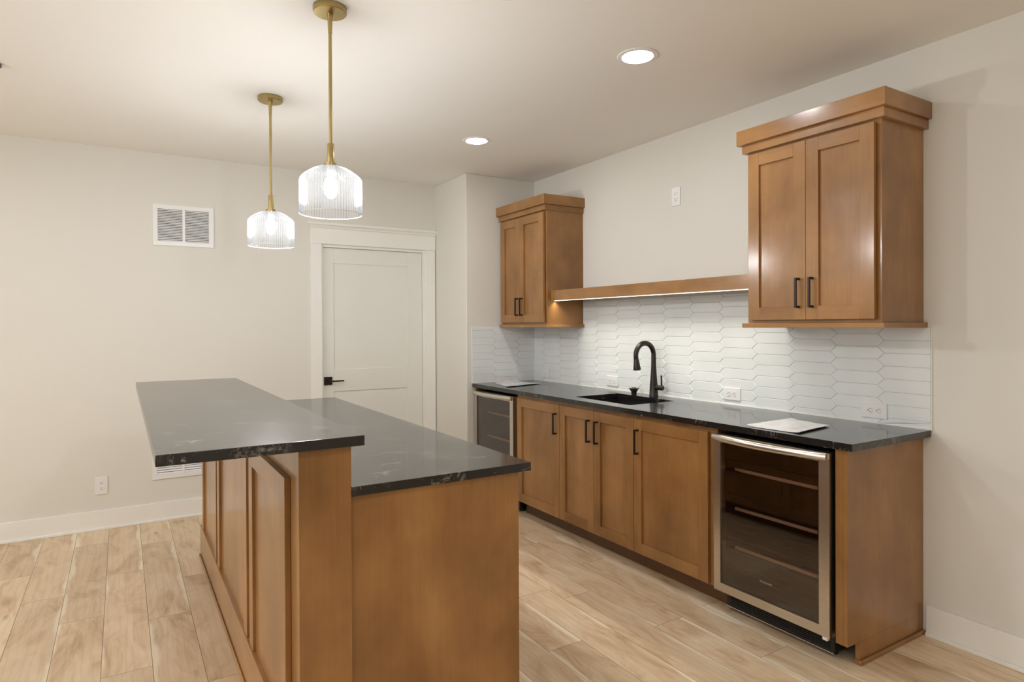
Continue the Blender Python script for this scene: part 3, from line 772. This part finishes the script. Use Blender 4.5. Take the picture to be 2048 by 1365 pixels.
# ------------------------------------------------------------------ pendants
def pendant(x, y, label):
    t = thing('pendant_lamp', label, 'pendant lamp', (x, y, H), group='brass and ribbed glass pendants over the island')
    bm = B(); lathe(bm, [(0, H - 0.0005), (0.0625, H - 0.0005), (0.0635, H - 0.004), (0.0635, H - 0.020), (0.0605, H - 0.0235), (0.012, H - 0.0245), (0.011, H - 0.036), (0.0085, H - 0.05), (0, H - 0.05)], x, y, 48)
    part('canopy', bm, BRASS, t, smooth=True)
    bm = B(); tube(bm, [(x, y, H - 0.05), (x, y, 2.096)], 0.0068, 16); tube(bm, [(x, y, H - 0.045), (x, y, H - 0.10)], [0.0095, 0.0078], 16)
    part('rod', bm, BRASS, t, smooth=True)
    bm = B(); lathe(bm, [(0, 2.097), (0.0125, 2.097), (0.0135, 2.095), (0.0135, 2.024), (0.021, 2.022), (0.021, 2.010), (0.0, 2.010)], x, y, 32)
    part('socket', bm, BRASS, t, smooth=True)
    for k in range(3):
        bm = B(); a = 2 * PI * k / 3 + 0.5; p = Vector((x + 0.026 * math.cos(a), y + 0.026 * math.sin(a), 2.0085)); tube(bm, [p, p + Vector((0, 0, 0.013))], 0.004, 10)
        part('thumb_screw', bm, BRASS, t)
    bm = B()
    prof = [(0.022, 2.0085), (0.040, 2.0065), (0.060, 1.999), (0.080, 1.988), (0.097, 1.976), (0.108, 1.9665), (0.1140, 1.958), (0.1158, 1.948)]
    prof += [(0.1158 + 0.0008 * k / 8, 1.948 - k * 0.123 / 8) for k in range(1, 9)]
    lathe(bm, prof, x, y, 512, 0.0026, 64)
    sh = part('shade', bm, SHADE, t, smooth=True)
    bm = B(); lathe(bm, [(0.1166, 1.8245), (0.1182, 1.8245), (0.1188, 1.8232), (0.1182, 1.8218), (0.1166, 1.8218), (0.1160, 1.8232), (0.1166, 1.8245)], x, y, 96)
    part('rim', bm, RIMG, sh, smooth=True, label='bright polished lower edge')
    bm = B(); lathe(bm, [(0, 2.0095), (0.017, 2.0095), (0.017, 1.975), (0, 1.975)], x, y, 24); part('bulb_holder', bm, WHITE, t)
    bm = B(); bmesh.ops.create_uvsphere(bm, u_segments=24, v_segments=14, radius=0.026, matrix=Matrix.Translation((x, y, 1.928)) @ Matrix.Diagonal((1, 1, 1.7, 1)))
    part('bulb', bm, BULB, t, smooth=True)
    return t
RIMG = plain('polished_glass_rim', (0.85, 0.87, 0.9), rough=0.1, coat=1.0)
pendant(0.699, 2.473, 'brass and ribbed glass pendant nearer the camera, hanging larger in view')
pendant(0.695, 3.609, 'smaller-looking brass and ribbed glass pendant farther back over the island')

# recessed downlights
def downlight(x, y, label):
    t = thing('recessed_light', label, 'ceiling light', (x, y, H), group='recessed ceiling lights')
    bm = B(); lathe(bm, [(0.070, H - 0.0030), (0.072, H - 0.0062), (0.090, H - 0.0045), (0.094, H - 0.0006), (0.070, H - 0.0006), (0.070, H - 0.0030)], x, y, 48)
    part('trim_ring', bm, LENSW, t, smooth=True)
    bm = B(); lathe(bm, [(0, H - 0.0036), (0.069, H - 0.0036), (0.069, H - 0.0012), (0, H - 0.0012)], x, y, 40)
    part('lens', bm, LENS, t)
downlight(2.033, 2.188, 'recessed ceiling light nearer the camera, left of the near wall cabinet')
downlight(2.033, 3.743, 'recessed ceiling light farther back, in front of the far wall cabinet')
for (x, y) in ((-0.9, 0.4), (-0.9, 2.188), (-0.9, 3.743), (0.6, -1.3), (0.6, 0.4), (-0.9, -1.3), (-2.4, 2.188), (-2.4, 3.743)):  # unseen downlights, added to brighten the room
    downlight(x, y, 'added ceiling fill light outside the picture, behind or left of the camera')
bm = B(); lathe(bm, [(0, H - 0.0006), (0.036, H - 0.0006), (0.036, H - 0.012), (0.028, H - 0.022), (0, H - 0.024)], -0.505, 3.80, 24)
tag(part('ceiling_sensor', bm, GREYFIX, smooth=True), 'small dark grey round fixture on the ceiling at the left frame edge', 'ceiling sensor')

# ------------------------------------------------------------------ outlets, switch, vents (built in a local frame: x right, z up, front towards -y)
RW = -PI / 2
def outlet(label, loc, rz, horizontal, switch=False):
    nm, ct_ = ('wall_switch', 'light switch') if switch else ('wall_outlet', 'electrical outlet')
    t = thing(nm, label, ct_, loc, rz, group=None if switch else 'white duplex wall outlets')
    R_ = Matrix.Rotation(PI / 2, 4, 'Y') if horizontal else Matrix.Identity(4)
    def put(n, bm, m, par=t, **k):
        bm.transform(R_); return part(n, bm, m, par, local=t, **k)
    bm = B(); box(bm, -0.0365, 0.0365, -0.0065, -0.0005, -0.060, 0.060, 0.0025); put('cover_plate', bm, WHITE)
    if switch:
        for s in (-0.016, 0.016):
            bm = B(); box(bm, -0.0165, 0.0165, -0.0095, -0.0067, s - 0.0125, s + 0.0125, 0.001); put('rocker', bm, WHITE)
    else:
        for s in (-0.0195, 0.0195):
            bm = B(); seg = 24
            v = [bm.verts.new((0.0172 * max(-0.93, min(0.93, math.cos(2 * PI * k / seg))), -0.0067, s + 0.0145 * max(-0.85, min(0.85, math.sin(2 * PI * k / seg) * 1.1)))) for k in range(seg)]
            w = [bm.verts.new((a.co.x * 0.97, -0.0088, s + (a.co.z - s) * 0.97)) for a in v]
            for k in range(seg): bm.faces.new((v[k], v[(k + 1) % seg], w[(k + 1) % seg], w[k]))
            bm.faces.new(w); bm.faces.new(v)
            r = put('receptacle', bm, WHITE)
            bm = B()
            box(bm, -0.0075, -0.0055, -0.0092, -0.0089, s - 0.001, s + 0.008); box(bm, 0.0055, 0.0075, -0.0092, -0.0089, s, s + 0.007)
            tube(bm, [(0, -0.0092, s - 0.0068), (0, -0.0089, s - 0.0068)], 0.0027, 12)
            put('slots', bm, SLOT, r, label='dark plug slots')
XW = XT - 0.0038
outlet('white vertical outlet high on the bare wall above the shelf', (W, 2.931, 2.212), RW, False)
outlet('white horizontal outlet on the tiles left of the faucet', (XW, 3.5515, 0.978), RW, True)
outlet('white horizontal outlet on the tiles right of the sink, mid-counter', (XW, 2.491, 0.979), RW, True)
outlet('white horizontal outlet on the tiles behind the near cooler, rightmost', (XW, 1.665, 0.975), RW, True)
outlet('white vertical outlet low on the back wall above the baseboard', (-0.121, YB, 0.301), 0, False)
outlet('white double rocker switch on the tiles in the far counter corner', (XW, 4.411, 0.983), RW, True, True)

def vent(label, loc, w, h, n):
    t = thing('wall_vent', label, 'air vent', loc, 0, group='white return air grilles on the back wall')
    bm = B(); a, b_ = w / 2, h / 2; fx = 0.032
    box(bm, -a, a, -0.009, -0.0005, b_ - fx, b_, 0.002); box(bm, -a, a, -0.009, -0.0005, -b_, -b_ + fx, 0.002)
    box(bm, -a, -a + fx, -0.009, -0.0005, -b_ + fx, b_ - fx); box(bm, a - fx, a, -0.009, -0.0005, -b_ + fx, b_ - fx)
    box(bm, -0.0085, 0.0085, -0.0088, -0.0005, -b_ + fx, b_ - fx)
    part('frame', bm, VENTW, t, local=t)
    bm = B(); box(bm, -a + fx, a - fx, -0.0012, -0.0006, -b_ + fx, b_ - fx); part('dark_back', bm, SLOT, t, local=t)
    ph = (h - 2 * fx) / n
    for k in range(n):
        z = -b_ + fx + (k + 0.5) * ph
        for x0, x1 in ((-a + fx, -0.0086), (0.0086, a - fx)):
            bm = B()
            q = [(-0.0082, z - ph * 0.42), (-0.0072, z - ph * 0.42), (-0.0018, z + ph * 0.26), (-0.0028, z + ph * 0.30)]
            A = [bm.verts.new((x0, y, zz)) for y, zz in q]; C_ = [bm.verts.new((x1, y, zz)) for y, zz in q]
            bm.faces.new(A); bm.faces.new(C_)
            for j in range(4): bm.faces.new((A[j], A[(j + 1) % 4], C_[(j + 1) % 4], C_[j]))
            part('louver', bm, VENTW, t, local=t)
    for sx in (-1, 1):
        for sz in (-1, 1):
            bm = B(); tube(bm, [(sx * (a - 0.012), -0.0092, sz * b_ * 0.55), (sx * (a - 0.012), -0.0104, sz * b_ * 0.55)], 0.0035, 10); part('screw', bm, VENTW, t, local=t)
vent('white louvered return air vent high on the back wall', (0.3925, YB, 2.117), 0.395, 0.294, 20)
vent('white louvered air vent low on the wall, half hidden by the bar top', (0.379, YB, 0.445), 0.395, 0.294, 14)

# ------------------------------------------------------------------ plastic bags with manuals on the counter
def bag(label, corners, m, seed, hgt):
    bm = B(); nu, nv = 26, 20; rr = random.Random(seed)
    waves = [(rr.uniform(-9, 9), rr.uniform(-9, 9), rr.uniform(0, 6)) for _ in range(7)]
    top, bot = [], []
    for i in range(nu + 1):
        rt, rb_ = [], []
        for j in range(nv + 1):
            s, t_ = i / nu, j / nv
            p = [Vector((*c, 0)) for c in corners]
            q = p[0] * (1 - s) * (1 - t_) + p[1] * s * (1 - t_) + p[2] * s * t_ + p[3] * (1 - s) * t_
            ed = min(1, 6 * min(s, 1 - s, t_, 1 - t_)) 
            wv = sum(abs(math.sin(a * s + b_ * t_ + c)) for a, b_, c in waves) / 7
            bulge = math.exp(-((s - 0.55) ** 2 + (t_ - 0.5) ** 2) * 14)
            curl = 0.006 * (max(0, 0.25 - s) * 4) ** 2 + 0.005 * (max(0, s - 0.75) * 4) ** 2
            z = 0.9165 + hgt * (0.5 * ed * wv + 0.6 * bulge * (0.6 + 0.6 * wv)) + curl
            rt.append(bm.verts.new((q.x, q.y, z + 0.0008))); rb_.append(bm.verts.new((q.x, q.y, max(0.9146, z - 0.0012))))
        top.append(rt); bot.append(rb_)
    for i in range(nu):
        for j in range(nv):
            bm.faces.new((top[i][j], top[i + 1][j], top[i + 1][j + 1], top[i][j + 1])); bm.faces.new((bot[i][j], bot[i + 1][j], bot[i + 1][j + 1], bot[i][j + 1]))
    rim = [(i, 0) for i in range(nu)] + [(nu, j) for j in range(nv)] + [(i, nv) for i in range(nu, 0, -1)] + [(0, j) for j in range(nv, 0, -1)]
    for a, b_ in zip(rim, rim[1:] + rim[:1]):
        bm.faces.new((top[a[0]][a[1]], top[b_[0]][b_[1]], bot[b_[0]][b_[1]], bot[a[0]][a[1]]))
    tag(part('manual_bag', bm, m, smooth=True), label, 'plastic bag', 'plastic document bags on the counter')
bag('crumpled clear white plastic bag on the counter above the near cooler', [(2.469, 1.935), (2.485, 1.68), (2.773, 1.718), (2.825, 1.945)], PLASTICBAG, 3, 0.030)
bag('flat plastic bag with red and blue print in the far counter corner', [(2.591, 4.474), (2.504, 4.128), (2.874, 4.226), (2.833, 4.532)], PRINT, 8, 0.008)
